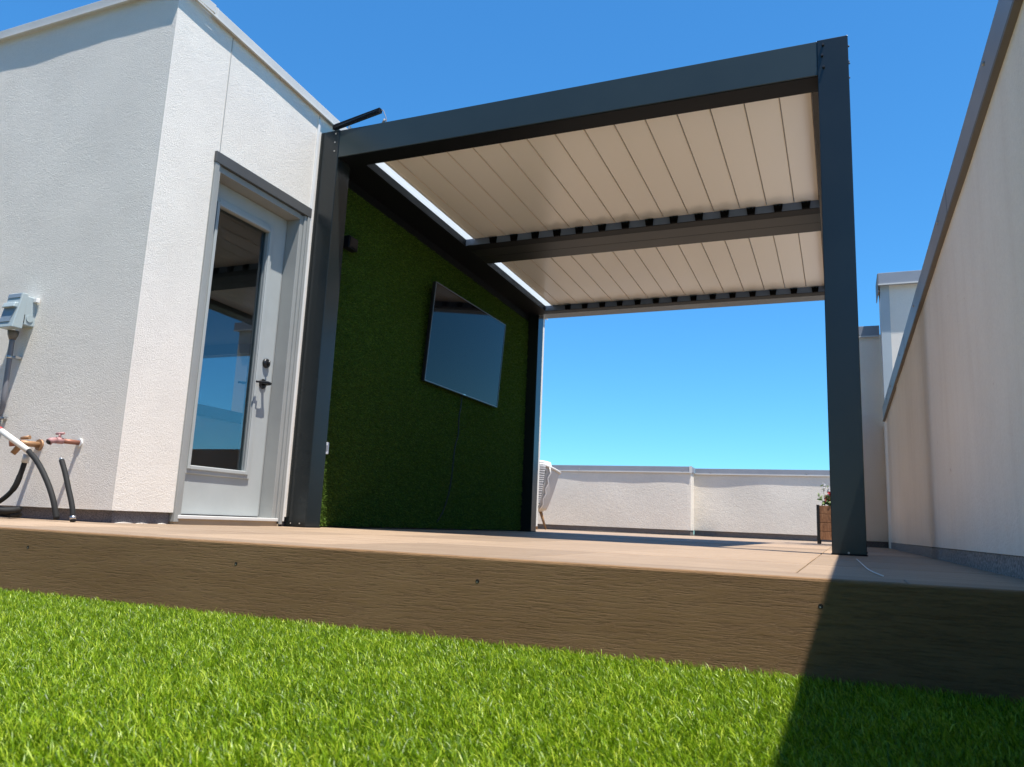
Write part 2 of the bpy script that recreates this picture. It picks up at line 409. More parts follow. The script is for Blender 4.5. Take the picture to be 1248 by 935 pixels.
cr.box(BX-.16, BX-.03, DY0, DY1, DZ1, 2.5)
cr.box(-9, -8.9, BY+.16, YB1-.02, -.2, 2.3); [cr.box(*w, YB1-.15, YB1-.02, *z) for w, z in (((-9, -8.6), (-.2, 2.3)), ((-6.2, BX-.16), (-.2, 2.3)), ((-8.6, -6.2), (-.2, .86)), ((-8.6, -6.2), (2.12, 2.3)))]
cr.box(-9, BX-.03, BY+.16, YB1-.02, 2.25, 2.29)
cr.box(-8.9, BX-.16, BY+.16, YB1-.15, -.2, .02)
cr.build('core', M['interior'], bl)
bs = MB(); bs.box(-9, BX-.02, BY+.022, BY+.03, -.01, .0585); bs.box(BX-.028, BX-.018, BY+.0222, DY0-.03, -.01, .0582)
bs.box(BX-.028, BX-.018, DY1+.02, YB1-.01, -.01, .0582)
bs.build('base_strip', M['base_dark'], bl)
# mortar smears at the foot of the wall
for cx, ln_, h in ((2.66, .10, .006), (2.76, .07, .004), (2.88, .05, .005)):
    pts = [(BX-.0165, cx+ln_*(t/8-.5), .0005+h*max(0, math.sin(PI*t/8))*(.6+.5*random.random())) for t in range(9)]
    MB().prism([(p[0], p[1], p[2]) for p in pts], (0, 0, 0), (.012, 0, 0)).build('mortar_smear', M['stucco'], bl)
# coping: front run and sloping run over the door wall
cp = MB(); o_ = .024
def cop_poly(zb): return zb, zb+.068
cp.box(-9, BX+o_, BY-o_, BY+.22, 2.690, 2.738)
y0, y1 = BY+.2195, YB1+.02
def cbox(mb, x0, x1, a, b, z0, z1): mb.box(x0, x1, a, b, z0, z1, ctop)
cbox(cp, BX-.22, BX+o_, y0, y1, 2.690, 2.744)
cpo = cp.build('coping', M['coping'], bl, bev=.002)
ce = MB(); ce.box(-9, BX+o_+.006, BY-o_-.006, BY-o_+.004, 2.682, 2.6898)
cbox(ce, BX+o_-.004, BX+o_+.006, BY-o_+.004, y1, 2.682, 2.6898); ce.build('drip_edge', M['coping_edge'], cpo)
sj = MB(); cbox(sj, BX+o_-.001, BX+o_+.003, 2.80, 2.812, 2.691, 2.743); sj.build('seam', M['coping_edge'], cpo)
jt = MB()
jt.box(BX-.002, BX+.0035, 2.9555, 2.9595, DZ1+.01, 2.655); jt.build('joint_bead', M['joint'], bl)
jt = MB(); jt.box(BX-.002, BX+.0035, 3.748, 3.752, DZ1+.01, 2.61); jt.build('joint_bead', M['joint'], bl)
# door unit
df = MB()
df.box(BX-.10, BX+.012, DY0-.026, DY0+.004, .012, DZ1-.02); df.box(BX-.10, BX+.004, DY0+.004, DY0+.022, .012, DZ1-.02)
df.box(BX-.10, BX-.004, 3.664, 3.694, .03, DZ1-.055); df.box(BX-.06, BX+.006, 3.694, 3.716, .012, DZ1-.03)
df.box(BX-.10, BX+.014, 3.716, 3.738, .012, DZ1-.02)
df.box(BX-.158, BX-.101, 3.657, 3.753, .03, 1.869); df.box(BX-.158, BX-.101, DY0-.02, DY0+.0245, .03, 1.869); df.box(BX-.158, BX-.1305, DY0, 3.75, 1.8695, 1.95)
df.box(BX-.13, BX-.003, DY0+.022, 3.664, DZ1-.085, DZ1-.05)
fr_ = df.build('door_frame', M['casing'], bl, bev=.0025)
MB().box(BX-.10, BX+.016, DY0-.03, 3.744, DZ1-.05, DZ1+.012).build('drip_cap', M['cap'], fr_, bev=.003)
MB().box(BX-.004, BX+.010, 3.7385, 3.758, .03, 2.58).build('edge_trim', M['trim_white'], bl, bev=.002)
sl = MB(); sl.box(BX-.14, BX+.015, DY0-.005, 3.70, .028, .046); slo = sl.build('sill', M['sill'], bl, bev=.003)
sl = MB(); sl.box(BX-.08, BX+.006, DY0-.02, 3.712, .0005, .0275); sl.build('sill_wood', mat('raw_timber', (.42, .33, .22), .8)[0], slo)
XD = BX-.10
GY0, GY1, GZ0, GZ1 = 3.085, 3.503, .300, 1.735
ds = MB()
ds.box(XD-.042, XD, DY0+.025, GY0, .052, 1.868); ds.box(XD-.042, XD, GY1, 3.655, .052, 1.868)
ds.box(XD-.042, XD, GY0, GY1, .052, GZ0); ds.box(XD-.042, XD, GY0, GY1, GZ1, 1.868)
dr = ds.build('door', M['door_paint'], bl)
bd = MB(); e = .040
for (a0, a1, z0, z1) in ((GY0-e, GY0+.004, GZ0-e, GZ1+e), (GY1-.004, GY1+e, GZ0-e, GZ1+e), (GY0+.004, GY1-.004, GZ0-e, GZ0+.004), (GY0+.004, GY1-.004, GZ1-.004, GZ1+e)):
    bd.box(XD-.002, XD+.012, a0, a1, z0, z1)
for (a0, a1, z0, z1) in ((GY0-e*.45, GY0+.002, GZ0-e*.45, GZ1+e*.45), (GY1-.002, GY1+e*.45, GZ0-e*.45, GZ1+e*.45), (GY0+.002, GY1-.002, GZ0-e*.45, GZ0+.002), (GY0+.002, GY1-.002, GZ1-.002, GZ1+e*.45)):
    bd.box(XD+.0118, XD+.020, a0, a1, z0, z1)
bd.build('glazing_bead', M['door_paint'], dr, bev=.003)
MB().box(XD-.022, XD-.016, GY0-.002, GY1+.002, GZ0-.002, GZ1+.002).build('glass_pane', M['glass'], dr)
MB().box(XD-.02, XD+.004, DY0+.026, 3.652, .0465, .0515).build('door_sweep', M['black'], dr)
hd = MB(); hy, hz = 3.583, .822
hd.tube([(XD+.0005, hy, hz), (XD+.008, hy, hz)], .029, 20)
hd.tube([(XD+.008, hy, hz), (XD+.052, hy, hz)], .011, 12)
hd.tube(smooth_path([(XD+.050, hy+.012, hz+.001), (XD+.053, hy-.02, hz+.003), (XD+.052, hy-.06, hz-.001), (XD+.050, hy-.105, hz-.006)], 5), [.009]*6+[.008]*6+[.0065]*4, 10)
hd.build('handle', M['black'], dr)
db = MB(); db.tube([(XD+.0005, hy+.01, .948), (XD+.012, hy+.01, .948), (XD+.018, hy+.01, .948)], [.028, .028, .022], 20)
db.box(XD+.018, XD+.032, hy+.006, hy+.014, .934, .962); db.build('deadbolt', M['black'], dr)
# back of room: clear rear window pane, added to show sky through the door glass
MB().box(-8.6, -6.2, YB1-.09, YB1-.08, .86, 2.12).build('window_pane', M['clear'], bl)

# ------------------------------------------------------------------ electrical box, conduit
eb = thing('electrical_box', 'pale grey weatherproof disconnect box fixed to the left stucco wall', 'electrical box', (-3.76, BY, .93))
q = MB(); q.box(-3.842, -3.745, 2.515, BY+.006, .948, 1.098); q.build('case', M['plastic_grey'], eb, bev=.005)
cv = MB()
cv.hexa([(-3.850, 2.462, .925), (-3.745, 2.462, .925), (-3.742, 2.515, .925), (-3.853, 2.515, .925),
         (-3.846, 2.492, 1.108), (-3.742, 2.492, 1.108), (-3.742, 2.522, 1.108), (-3.849, 2.522, 1.108)])
cvo = cv.build('cover', M['plastic_grey'], eb, bev=.004)
def onface(x, t, d): # point on sloping cover face, t 0..1 bottom to top, d outward
    return (x, 2.462+.030*t-d, .925+.183*t)
lid = MB(); lid.hexa([onface(-3.846, .16, -.002), onface(-3.775, .16, -.002), onface(-3.760, .16, -.006), onface(-3.846, .16, -.006),
                      onface(-3.842, .56, -.002), onface(-3.752, .56, -.002), onface(-3.752, .56, -.006), onface(-3.842, .56, -.006)])
for p in range(8):
    x, y_, z_ = lid.v[p]; lid.v[p] = (x, y_-(.006 if p in (0, 1, 4, 5) else -.001), z_)
lid.build('window_lid', M['plastic_blue'], cvo)
hb = MB(); hb.hexa([onface(-3.842, .56, -.003), onface(-3.752, .56, -.003), onface(-3.752, .56, .02), onface(-3.842, .56, .02),
                    onface(-3.841, .72, -.003), onface(-3.752, .72, -.003), onface(-3.754, .70, .016), onface(-3.839, .70, .016)])
hb.build('lid_handle', M['plastic_grey'], cvo, bev=.004)
tb_ = MB(); tb_.hexa([onface(-3.842, .86, -.002), onface(-3.750, .86, -.002), onface(-3.750, .86, .004), onface(-3.842, .86, .004),
                      onface(-3.842, .97, -.002), onface(-3.750, .97, -.002), onface(-3.750, .97, .004), onface(-3.842, .97, .004)])
tb_.build('top_panel', M['plastic_blue'], cvo)
MB().tube([(-3.7455, 2.545, .985), (-3.741, 2.545, .985)], .018, 16).build('knockout', M['plastic_grey'], eb)
MB().box(-3.7452, -3.742, 2.516, 2.519, .958, 1.0).build('latch_gap', M['hole'], eb)
MB().box(-3.744, -3.722, 2.55, 2.57, 1.072, 1.094).build('mounting_ear', M['trim_white'], eb, bev=.002)
cd = thing('conduit', 'thin dark grey conduit running down the wall from the electrical box', 'conduit', (-3.83, 2.54, 0))
MB().tube(smooth_path([(-3.835, 2.535, .885), (-3.832, 2.535, .75), (-3.836, 2.54, .60), (-3.853, 2.55, .53), (-3.90, 2.553, .44), (-3.93, 2.553, .33), (-3.94, 2.553, .02)], 6), .0125, 12).build('tube', M['conduit'], cd)
MB().tube([(-3.835, 2.535, .925), (-3.835, 2.535, .905), (-3.835, 2.535, .88)], [.026, .024, .015], 14).build('connector', M['coping_under'], cd)
for z, x, yy in ((.79, -3.833, 2.535), (.485, -3.873, 2.552)):
    MB().tube([(x, yy, z-.007), (x, yy, z+.007)], .0155, 12).build('strap', M['steel'], cd)
    s_ = MB(); s_.box(x+.012, x+.036, yy+.006, 2.5745, z-.006, z+.006); s_.build('strap_tab', M['steel'], cd)

# ------------------------------------------------------------------ faucets and hoses
f2 = thing('faucet', 'copper hose bib with pink cross handle, nearer to the door and dripping nothing', 'faucet', (-3.30, BY, .36), 'faucets on the left wall')
f2['label'] = 'copper pipe tap with a small pink lever, the tap closer to the building corner'
def tapx(x, z): return x, z
MB().tube([(-3.300, BY+.005, .362), (-3.300, BY-.006, .362)], .020, 16).build('flange', M['trim_white'], f2)
MB().tube([(-3.300, BY-.004, .362), (-3.310, BY-.08, .362)], .0115, 14).build('pipe', M['copper'], f2)
vb = MB(); vb.tube([(-3.310, BY-.08, .362), (-3.314, BY-.112, .362)], .015, 14); vb.tube([(-3.313, BY-.095, .372), (-3.313, BY-.095, .392)], .006, 10)
vb.tube([(-3.314, BY-.112, .362), (-3.316, BY-.132, .358), (-3.317, BY-.142, .350)], [.013, .014, .016], 14); vbo = vb.build('valve', M['pink'], f2)
MB().tube([(-3.333, BY-.10, .393), (-3.292, BY-.09, .396)], .0055, 10).build('lever', M['pink'], vbo)
MB().tube([(-3.317, BY-.1425, .350), (-3.3172, BY-.146, .3465)], .011, 14).build('spout_hole', M['hole'], f2)
f1 = thing('faucet', 'brass tap half hidden behind the white pipe, farther from the building corner', 'faucet', (-3.52, BY, .35), 'faucets on the left wall')
MB().tube([(-3.5700, BY+.005, .352), (-3.5700, BY-.008, .352)], .027, 16).build('flange', M['brass'], f1)
bb_ = MB(); bb_.tube([(-3.5700, BY-.006, .352), (-3.5750, BY-.10, .352)], .014, 14)
bb_.tube([(-3.5750, BY-.075, .352), (-3.5950, BY-.085, .335), (-3.6100, BY-.10, .30)], [.017, .015, .013], 14)
bb_.build('valve', M['brass'], f1)
MB().tube([(-3.6100, BY-.07, .377), (-3.5650, BY-.06, .382)], [.007, .010], 12).build('lever', M['brass'], f1)
MB().tube([(-3.5750, BY-.1, .352), (-3.5950, BY-.135, .345)], .015, 12).build('outlet', M['copper'], f1)
wp = thing('pipe', 'white pipe with a red end joined to a black hose reaching the deck', 'pipe', (-3.3, 2.42, 0))
a = Vector((-3.622, 2.412, .400)); b_ = Vector((-3.424, 2.42, .307))
MB().tube([a, b_], .0135, 16).build('sleeve', M['pvc'], wp)
MB().tube([a+(a-b_)*.10, a+(a-b_)*.001], .0142, 16).build('red_end', M['red'], wp)
MB().tube(smooth_path([b_, (-3.345, 2.415, .255), (-3.262, 2.41, .175), (-3.205, 2.41, .095), (-3.172, 2.415, .01)], 8), .0122, 16).build('hose', M['hose'], wp)
h2 = thing('hose', 'black hose hanging from the brass tap and curving left to the coil', 'hose', (-3.5, 2.42, 0), 'black hoses by the left wall')
MB().tube([(-3.445, 2.43, .292), (-3.452, 2.43, .255)], .015, 12).build('clear_fitting', M['clear_pipe'], h2)
MB().tube(smooth_path([(-3.452, 2.43, .262), (-3.470, 2.43, .20), (-3.49, 2.425, .14), (-3.535, 2.415, .09), (-3.61, 2.41, .055), (-3.72, 2.40, .025), (-3.85, 2.42, .018)], 7), [.0115]*8+[.013]*8+[.011]*27, 14).build('hose', M['hose'], h2)
h3 = thing('hose', 'short black hose standing upright with a bare cut end, below the copper tap', 'hose', (-3.05, 2.42, 0), 'black hoses by the left wall')
MB().tube(smooth_path([(-3.200, 2.42, .268), (-3.165, 2.418, .215), (-3.125, 2.415, .145), (-3.085, 2.415, .065), (-3.068, 2.415, .002)], 8), .0115, 14).build('hose', M['hose'], h3)
MB().tube([(-3.2045, 2.42, .2745), (-3.200, 2.42, .268)], .009, 12).build('cut_end', M['steel'], h3)
MB().tube([(-3.070, 2.415, .012), (-3.0735, 2.415, .026)], .0125, 12).build('clamp', M['steel'], h3)
cl = MB(); pts = []
for k in range(70):
    a_ = k/70*2*PI*2.6; rr = .12+.012*math.sin(k*.37); pts.append((-3.60+rr*1.15*math.cos(a_), 2.40+rr*.75*math.sin(a_), .016+.026*k/70*1.2+.004*math.sin(k*.8)))
tag(cl.tube(pts, .0125, 12).build('hose_coil', M['hose']), 'coil of thin black hose lying on the deck at the left edge', 'hose coil')

# ------------------------------------------------------------------ right parapet wall
rw = thing('parapet_wall', 'tall pale stucco parapet wall along the right side of the deck with grey metal coping', 'wall', (XW, 1.6, 0))
q = MB(); zt2 = lambda y: 1.215-.0105*(y-1)
wavy(q, -3.0, 5.95, .052, 1.2, 'x', XW, -1, .0022, .06, ends=(0, .05), seed=6, s=1.1, ztop=zt2)
wavy(q, 5.953, 7.66, .052, 1.2, 'x', XW+.006, -1, .0015, .06, ends=(.05, .0), seed=7, ztop=zt2)
q.quad((XW+.006, 5.953, .052), (XW, 5.95, .052), (XW, 5.95, 1.16), (XW+.006, 5.953, 1.16))
q.quad((XW, -3, .052), (XW, 5.95, .052), (XW+.03, 5.95, .052), (XW+.03, -3, .052))
q.box(XW+.03, XW+.25, -3.0, 7.66, -.24, 1.10); q.box(XW+.006, XW+.02, 7.6605, 8.19, -.01, 1.118)
q.build('wall', M['stucco_grey'], rw, smooth=False)
s2 = lambda y: -.0052*(y-1)
c2 = MB()
c2.hexa([(XW-.014, -3.0, 1.215), (XW+.27, -3.0, 1.215), (XW+.27, 7.66, 1.125), (XW-.014, 7.66, 1.125),
         (XW-.014, -3.0, 1.300), (XW+.27, -3.0, 1.315), (XW+.27, 7.66, 1.262), (XW-.014, 7.66, 1.247)])
co = c2.build('coping', M['coping_grey'], rw, bev=.002)
c3 = MB(); c3.hexa([(XW-.017, -3.0, 1.204), (XW+.002, -3.0, 1.204), (XW+.002, 7.66, 1.113), (XW-.017, 7.66, 1.113),
                    (XW-.017, -3.0, 1.2145), (XW+.002, -3.0, 1.2145), (XW+.002, 7.66, 1.1245), (XW-.017, 7.66, 1.1245)])
c3.build('drip_edge', M['coping_under'], co)
for y in (2.05, 3.1, 4.2, 5.3, 6.35, 7.2):
    z = 1.255-.0098*(y-1)
    MB().tube([(XW-.0135, y, z), (XW-.0185, y, z)], .006, 10).build('rivet', M['screw'], co)
for y in (2.85, 4.9, 6.9):
    c4 = MB(); z0 = 1.218-.0105*(y-1)-.045; c4.box(XW-.0155, XW-.0135, y, y+.05, 1.222-.0084*(y+3)+.0, 1.290-.005*(y+3)); c4.build('lap_joint', M['coping_grey'], co)
y = -3.0
for yn in (1.0, 2.45, 3.55, 5.95, 7.655):
    MB().box(XW+.008 if y > 5.9 else XW+.004, XW+.03, y, yn-.003, -.24 if yn < 1.7 else -.01, .0505).build('base_panel', M['base_concrete'], rw, bev=.001)
    y = yn

# pillar block and cross wall at the far end
pw = thing('pillar_wall', 'tall narrow white stucco pier with grey coping rising behind the right parapet wall', 'pier', (.6, 7.65, 0))
q = MB(); wavy(q, .452, .86, 1.0, 2.40, 'y', 7.662, -1, .004, .05, ends=(0, 0), seed=8)
q.box(.378, .86, 7.69, 7.95, 1.0, 2.40); q.quad((.452, 7.662, 1.0), (.452, 7.662, 2.4), (.452, 7.69, 2.4), (.452, 7.69, 1.0)); q.box(.39, .86, 7.67, 7.95, -.2, .999)
q.build('wall', M['stucco'], pw, smooth=False)
MB().box(.375, .4515, 7.661, 7.6895, 1.12, 2.40).build('corner_flashing', metal_paint('flashing_blue_grey', (.42, .47, .50), .5), pw)
c4 = MB(); c4.box(.362, .90, 7.600, 7.985, 2.378, 2.484); c4o = c4.build('coping', M['coping_grey'], pw, bev=.002)
MB().box(.358, .90, 7.594, 7.6, 2.368, 2.380).build('drip_edge', M['coping_edge'], c4o)
MB().box(.355, .362, 7.601, 7.985, 2.305, 2.478).build('side_flashing', M['coping_under'], c4o)
xw = thing('cross_wall', 'narrow grey stucco wall closing the terrace between the pergola post and the pier', 'wall', (.2, 8.0, 0))
q = MB(); wavy(q, .09, .42, .055, 2.0, 'y', 8.0, -1, .002, .05, seed=3)
q.box(.09, .42, 8.012, 8.2, .055, 1.99); q.box(.10, .42, 8.018, 8.2, -.01, .0549)
q.build('wall', M['stucco_grey'], xw, smooth=False)
MB().box(.095, .3735, 8.006, 8.0175, -.01, .0535).build('base_strip', M['base_dark'], xw)
c5 = MB(); c5.box(.075, .372, 7.978, 8.22, 1.985, 2.085); c5o = c5.build('coping', M['coping_grey'], xw, bev=.002)
MB().box(.073, .372, 7.973, 7.978, 1.975, 1.988).build('drip_edge', M['coping_edge'], c5o)
MB().tube([(.20, 7.978, 2.005), (.20, 7.972, 2.005)], .006, 10).build('rivet', M['screw'], c5o)

# ------------------------------------------------------------------ far parapets
pl_ = thing('low_parapet', 'low pale far parapet at the deck end, left section behind the armchair', 'parapet', (-4, 12.66, 0))
q = MB(); wavy(q, -10, -2.232, .085, 1.005, 'y', 12.66, -1, .016, .06, ends=(0, .06), seed=21, s=.55)
q.box(-10, -2.2325, 12.672, 12.97, .085, 1.0); q.box(-10, -2.25, 12.69, 12.97, -.1, .0849)
q.quad((-2.232, 12.66, .085), (-2.232, 12.96, .085), (-2.232, 12.96, 1.005), (-2.232, 12.66, 1.005))
q.build('wall', M['stucco_far'], pl_, smooth=False)
MB().box(-10, -2.245, 12.672, 12.6895, -.01, .083).build('base_strip', M['base_far'], pl_)
MB().box(-2.2495, -2.240, 12.672, 12.971, -.01, .0845).build('base_strip', M['base_far'], pl_)
c6 = MB(); c6.box(-10, -2.214, 12.636, 12.93, 1.003, 1.094); c6o = c6.build('coping', M['coping_grey'], pl_, bev=.002)
MB().box(-10, -2.210, 12.630, 12.636, .99, 1.006).build('drip_edge', M['coping_edge'], c6o)
MB().box(-2.252, -2.2085, 12.6285, 12.6362, .987, 1.099).build('corner_cap', M['coping_edge'], c6o)
for x in (-4.1, -2.36): MB().tube([(x, 12.637, 1.03), (x, 12.626, 1.03)], .009, 10).build('rivet', M['screw'], c6o)
pr = thing('low_parapet', 'low pale far parapet at the deck end, right section behind the planter', 'parapet', (-1, 12.96, 0))
q = MB(); wavy(q, -2.2315, 3.0, .09, 1.005, 'y', 12.96, -1, .020, .06, ends=(.05, 0), seed=33, s=.5)
q.box(-2.2315, 3, 12.975, 13.2, .09, 1.0); q.box(-2.2315, 3, 12.99, 13.2, -.1, .0899)
q.build('wall', M['stucco_far'], pr, smooth=False)
MB().box(-2.2315, 3, 12.972, 12.9895, -.01, .088).build('base_strip', M['base_far'], pr)
c7 = MB(); c7.box(-2.213, 3, 12.938, 13.23, 1.003, 1.087); c7o = c7.build('coping', M['coping_grey'], pr, bev=.002)
MB().box(-2.213, 3, 12.932, 12.938, .99, 1.006).build('drip_edge', M['coping_edge'], c7o)
for x in (-1.96, -.5): MB().tube([(x, 12.94, 1.03), (x, 12.929, 1.03)], .009, 10).build('rivet', M['screw'], c7o)

# ------------------------------------------------------------------ pergola
S = lambda y: -.0208*(y-3.781)
pg = thing('pergola', 'anthracite metal pergola with a closed beige louvred roof standing on the deck', 'pergola', (-1.45, 5.6, 0))
YP, YQ = 3.781, 7.53; ZB, ZT = 2.317, 2.500
An, Ad = M['anthracite'], M['anthracite_dark']
def post(x0, x1, y0, y1, zt):
    p = MB(); p.box(x0, x1, y0, y1, .004, zt); po = p.build('post', An, pg, bev=.003)
    f = MB(); f.box(x0-.003, x1+.003, y0-.003, y1+.003, .0005, .006); f.build('base_plate', Ad, po); return po
pfl = post(-3.033, -2.889, YP, YP+.14, ZT+.003)
pfr = post(-.050, .091, YP, YP+.14, ZT+.003)
pbl = post(-3.033, -2.889, YQ-.14, YQ, ZT+S(YQ))
pbr = post(-.050, .091, YQ-.14, YQ, ZT+S(YQ))
def bolt(par, p, ax, l, r=.006, m='black'):
    p = Vector(p); d = Vector(ax); MB().tube([p-d*.001, p+d*l], r, 10).build('bolt', M[m], par)
for x, z in ((-2.917, 2.478), (-2.919, 2.420), (-2.917, 2.360)): bolt(pfl, (x, YP, z), (0, -1, 0), .004, .0045, 'screw')
for x, z in ((-.022, 2.472), (-.028, 2.415), (-.022, 2.352)): bolt(pfr, (x, YP, z), (0, -1, 0), .012, .006)
for z, yy in ((2.452, 3.80), (2.42, 3.88), (2.36, 3.80), (2.33, 3.88)): bolt(pfr, (.091, yy, z), (1, 0, 0), .006, .005)
for x in (-2.995, -2.93): bolt(pfl, (x, YP, .022), (0, -1, 0), .004, .004, 'screw')
bolt(pfr, (.018, YP, .011), (0, -1, 0), .004, .0045, 'screw'); bolt(pfr, (.091, 3.85, .015), (1, 0, 0), .005, .005)
# front beam, side beams, middle twin beam, rear beam
XL, XR = -2.889, -.050
fb_ = MB(); fb_.box(XL, XR, YP+.004, YP+.155, ZB+.0, ZT, None); fb_.build('front_beam', M['beam'], pg, bev=.002)
MB().box(-2.775, -.084, YP+.1552, YP+.195, ZB+.035, ZB+.05, S).build('inner_ledge', Ad, pg)
def sbeam(nm, x0, x1, y0, y1, z0, z1, m=An): 
    return MB().box(x0, x1, y0, y1, z0, z1, S).build(nm, m, pg, bev=.0015)
MB().box(-2.888, -.051, YP+.012, YP+.153, ZB-.003, ZB-.0002).build('underside_shade_strip', Ad, pg)  # dark plate added to paint the shade under the front beam
sbeam('side_beam', -3.033, -2.775, YP+.1402, YQ-.1405, ZB+.001, ZT-.002, Ad)
sbeam('side_beam', -.084, .089, YP+.1555, YQ-.1405, ZB+.001, ZT-.002)
sbeam('middle_beam', -2.774, -.0845, 5.492, 5.654, ZB, ZT-.004, M['beam_under'])
sbeam('middle_beam', -2.774, -.0845, 5.657, 5.820, ZB, ZT-.004, M['beam_under'])
sbeam('gutter', -2.774, -.0846, 5.396, 5.4905, ZB+.0045, ZB+.078, M['gutter_face'])
sbeam('gutter_shade_plate', -2.774, -.0846, 5.398, 5.4905, ZB+.0005, ZB+.004, Ad)  # thin black plate added to paint shade on the gutter underside
sbeam('rear_beam', XL, XR, YQ-.165, YQ, ZB, ZT-.002)
sbeam('gutter', -2.774, -.0846, 7.27, YQ-.1655, ZB+.0045, ZB+.078, M['gutter_face'])
sbeam('gutter_shade_plate', -2.774, -.0846, 7.272, YQ-.1655, ZB+.0005, ZB+.004, Ad)  # same painted shade below the rear gutter
sbeam('wall_cladding', -3.030, -2.9995, YP+.1405, YQ-.1405, ZB-.058, ZB+.0005, Ad)
# louvres: profile with an overlapping top lip
def louvre(x0, x1, y0, y1):
    z = 2.372
    q = MB(); a, b = x0+.0025, x1-.0025
    q.box(a, b, y0, y1, z, z+.034, S)
    q.box(b-.004, x1+.012, y0+.002, y1-.002, z+.0345, z+.040, S)
    lv = q.build('louvre', M['louvre'], pg, bev=.0035)
    MB().box(b-.0035, b-.0005, y0+.001, y1-.001, z-.0022, z+.0005, S).build('edge_lip', M['louvre_lip'], lv)
for (y0, y1) in ((YP+.158, 5.395), (5.8215, 7.269)):
    louvre(-.247, -.0865, y0, y1)
    x = -.247
    for k in range(13): louvre(x-.181, x, y0, y1); x -= .181
    louvre(-2.688, x, y0, y1)
    MB().box(-2.773, -2.690, y0, y1, 2.374, 2.378, S).build('light_strip', M['acrylic'], pg)
    e_ = MB(); e_.box(-2.6905, -2.6865, y0+.01, y1-.01, 2.360, 2.384, S); e_.build('strip_edge', M['trim_white'], pg)
# notched end clips on the middle and rear beams, white pivot tips
def clip(x, y, z):
    q = MB(); w = .024
    q.prism([(x-w, y, z-.028), (x+w, y, z-.028), (x+w+.006, y, z+.022), (x+w*.45, y, z+.010), (x+w*.25, y, z+.018), (x-w*.25, y, z+.018), (x-w*.45, y, z+.010), (x-w-.006, y, z+.022)], (0, 0, 0), (0, -.022, 0))
    q.build('louvre_clip', M['clip'], pg)
for k in range(14):
    x = -.172-.181*k
    clip(x, 5.396, 2.346+S(5.396)); clip(x, 7.27, 2.346+S(7.27))
    xx = -.247-.181*k
    if xx > -2.62:
        for yy in (5.375, 7.25): MB().tube([(xx, yy, 2.3725+S(yy)), (xx, yy, 2.366+S(yy))], .004, 8).build('pivot_tip', M['trim_white'], pg)

# awning bar and wire on the left end of the front beam
ab = thing('light_bar', 'slim black bar lying tilted on top of the pergola front beam near the building', 'bar', (-2.8, 3.80, 2.5))
q = MB(); a = Vector((-2.945, 3.775, 2.532)); b_ = Vector((-2.598, 3.775, 2.588))
q.hexa([a+Vector((0, 0, -.022)), b_+Vector((0, 0, -.018)), b_+Vector((0, .035, -.010)), a+Vector((0, .035, -.014)), a+Vector((0, 0, .012)), b_+Vector((0, 0, .016)), b_+Vector((0, .035, .017)), a+Vector((0, .035, .013))])
q.build('housing', M['anthracite_dark'], ab, bev=.004)
q = MB(); q.hexa([a+Vector((.02, -.002, -.012)), b_+Vector((-.02, -.002, -.006)), b_+Vector((-.02, .0, -.006)), a+Vector((.02, 0, -.012)), a+Vector((.02, -.002, -.006)), b_+Vector((-.02, -.002, .0)), b_+Vector((-.02, .0, 0)), a+Vector((.02, .0, -.006))])
q.build('groove', M['anthracite'], ab)
MB().tube(smooth_path([b_+Vector((0, .02, .004)), b_+Vector((.014, .02, .002)), b_+Vector((.028, .02, -.025)), b_+Vector((.042, .02, -.06)), b_+Vector((.046, .02, -.086))], 5), .0025, 8).build('wire', M['conduit'], ab)
MB().tube([b_+Vector((.020, .02, -.089)), b_+Vector((.034, .02, -.062))], .009, 10).build('bracket', M['conduit'], ab)
MB().box(-2.835, -2.82, 3.79, 3.81, 2.4995, 2.522).build('foot', M['trim_white'], ab)

# ------------------------------------------------------------------ artificial turf wall with TV
tw = thing('turf_wall', 'dark green artificial turf panel covering the wall under the pergola behind the television', 'wall panel', (-3.0, 5.6, 0))
zt3 = lambda y: ZB-.058+S(y)
q = MB(); q.hexa([(-3.030, YP+.141, .012), (-3.006, YP+.141, .012), (-3.006, YQ-.141, .012), (-3.030, YQ-.141, .012),
                  (-3.030, YP+.141, zt3(YP)-.002), (-3.006, YP+.141, zt3(YP)-.002), (-3.006, YQ-.141, zt3(YQ)-.001), (-3.030, YQ-.141, zt3(YQ)-.001)])
q.build('backing', M['turf_wall'], tw)
n = 150000
yy = rng.uniform(YP+.142, YQ-.142, n); zz = rng.uniform(.015, 1, n)*0+rng.uniform(.014, 2.25, n); ok = zz < (ZB-.062-.0208*(yy-YP)); yy = yy[ok]; zz = zz[ok]; n = len(yy)
seam = np.abs(yy-(5.86+.03*np.sin(zz*9)-.14*(1.1-zz)*(zz < 1.1)))
pt = np.array([noise.noise(Vector((y*2.2, z*2.2, 5)))+.5*noise.noise(Vector((y*9, z*9, 1))) for y, z in zip(yy[::10], zz[::10])]); pt = np.repeat(pt, 10)[:n]
if len(pt) < n: pt = np.pad(pt, (0, n-len(pt)))
# (patch tone belongs to the blade colour: faded tufts)
tn = np.clip(rng.beta(2, 3, n)+pt*.15, 0, 1)
bs_ = np.stack([np.full(n, -3.007), yy, zz], 1)
dd = np.stack([np.full(n, .8), rng.normal(0, .5, n), rng.normal(-.35, .45, n)], 1); dd /= np.linalg.norm(dd, axis=1)[:, None]
blades('turf', bs_, dd, rng.uniform(.008, .019, n), rng.uniform(.0025, .0045, n), tn, M['wall_blade'], 'stuff', parent=tw)

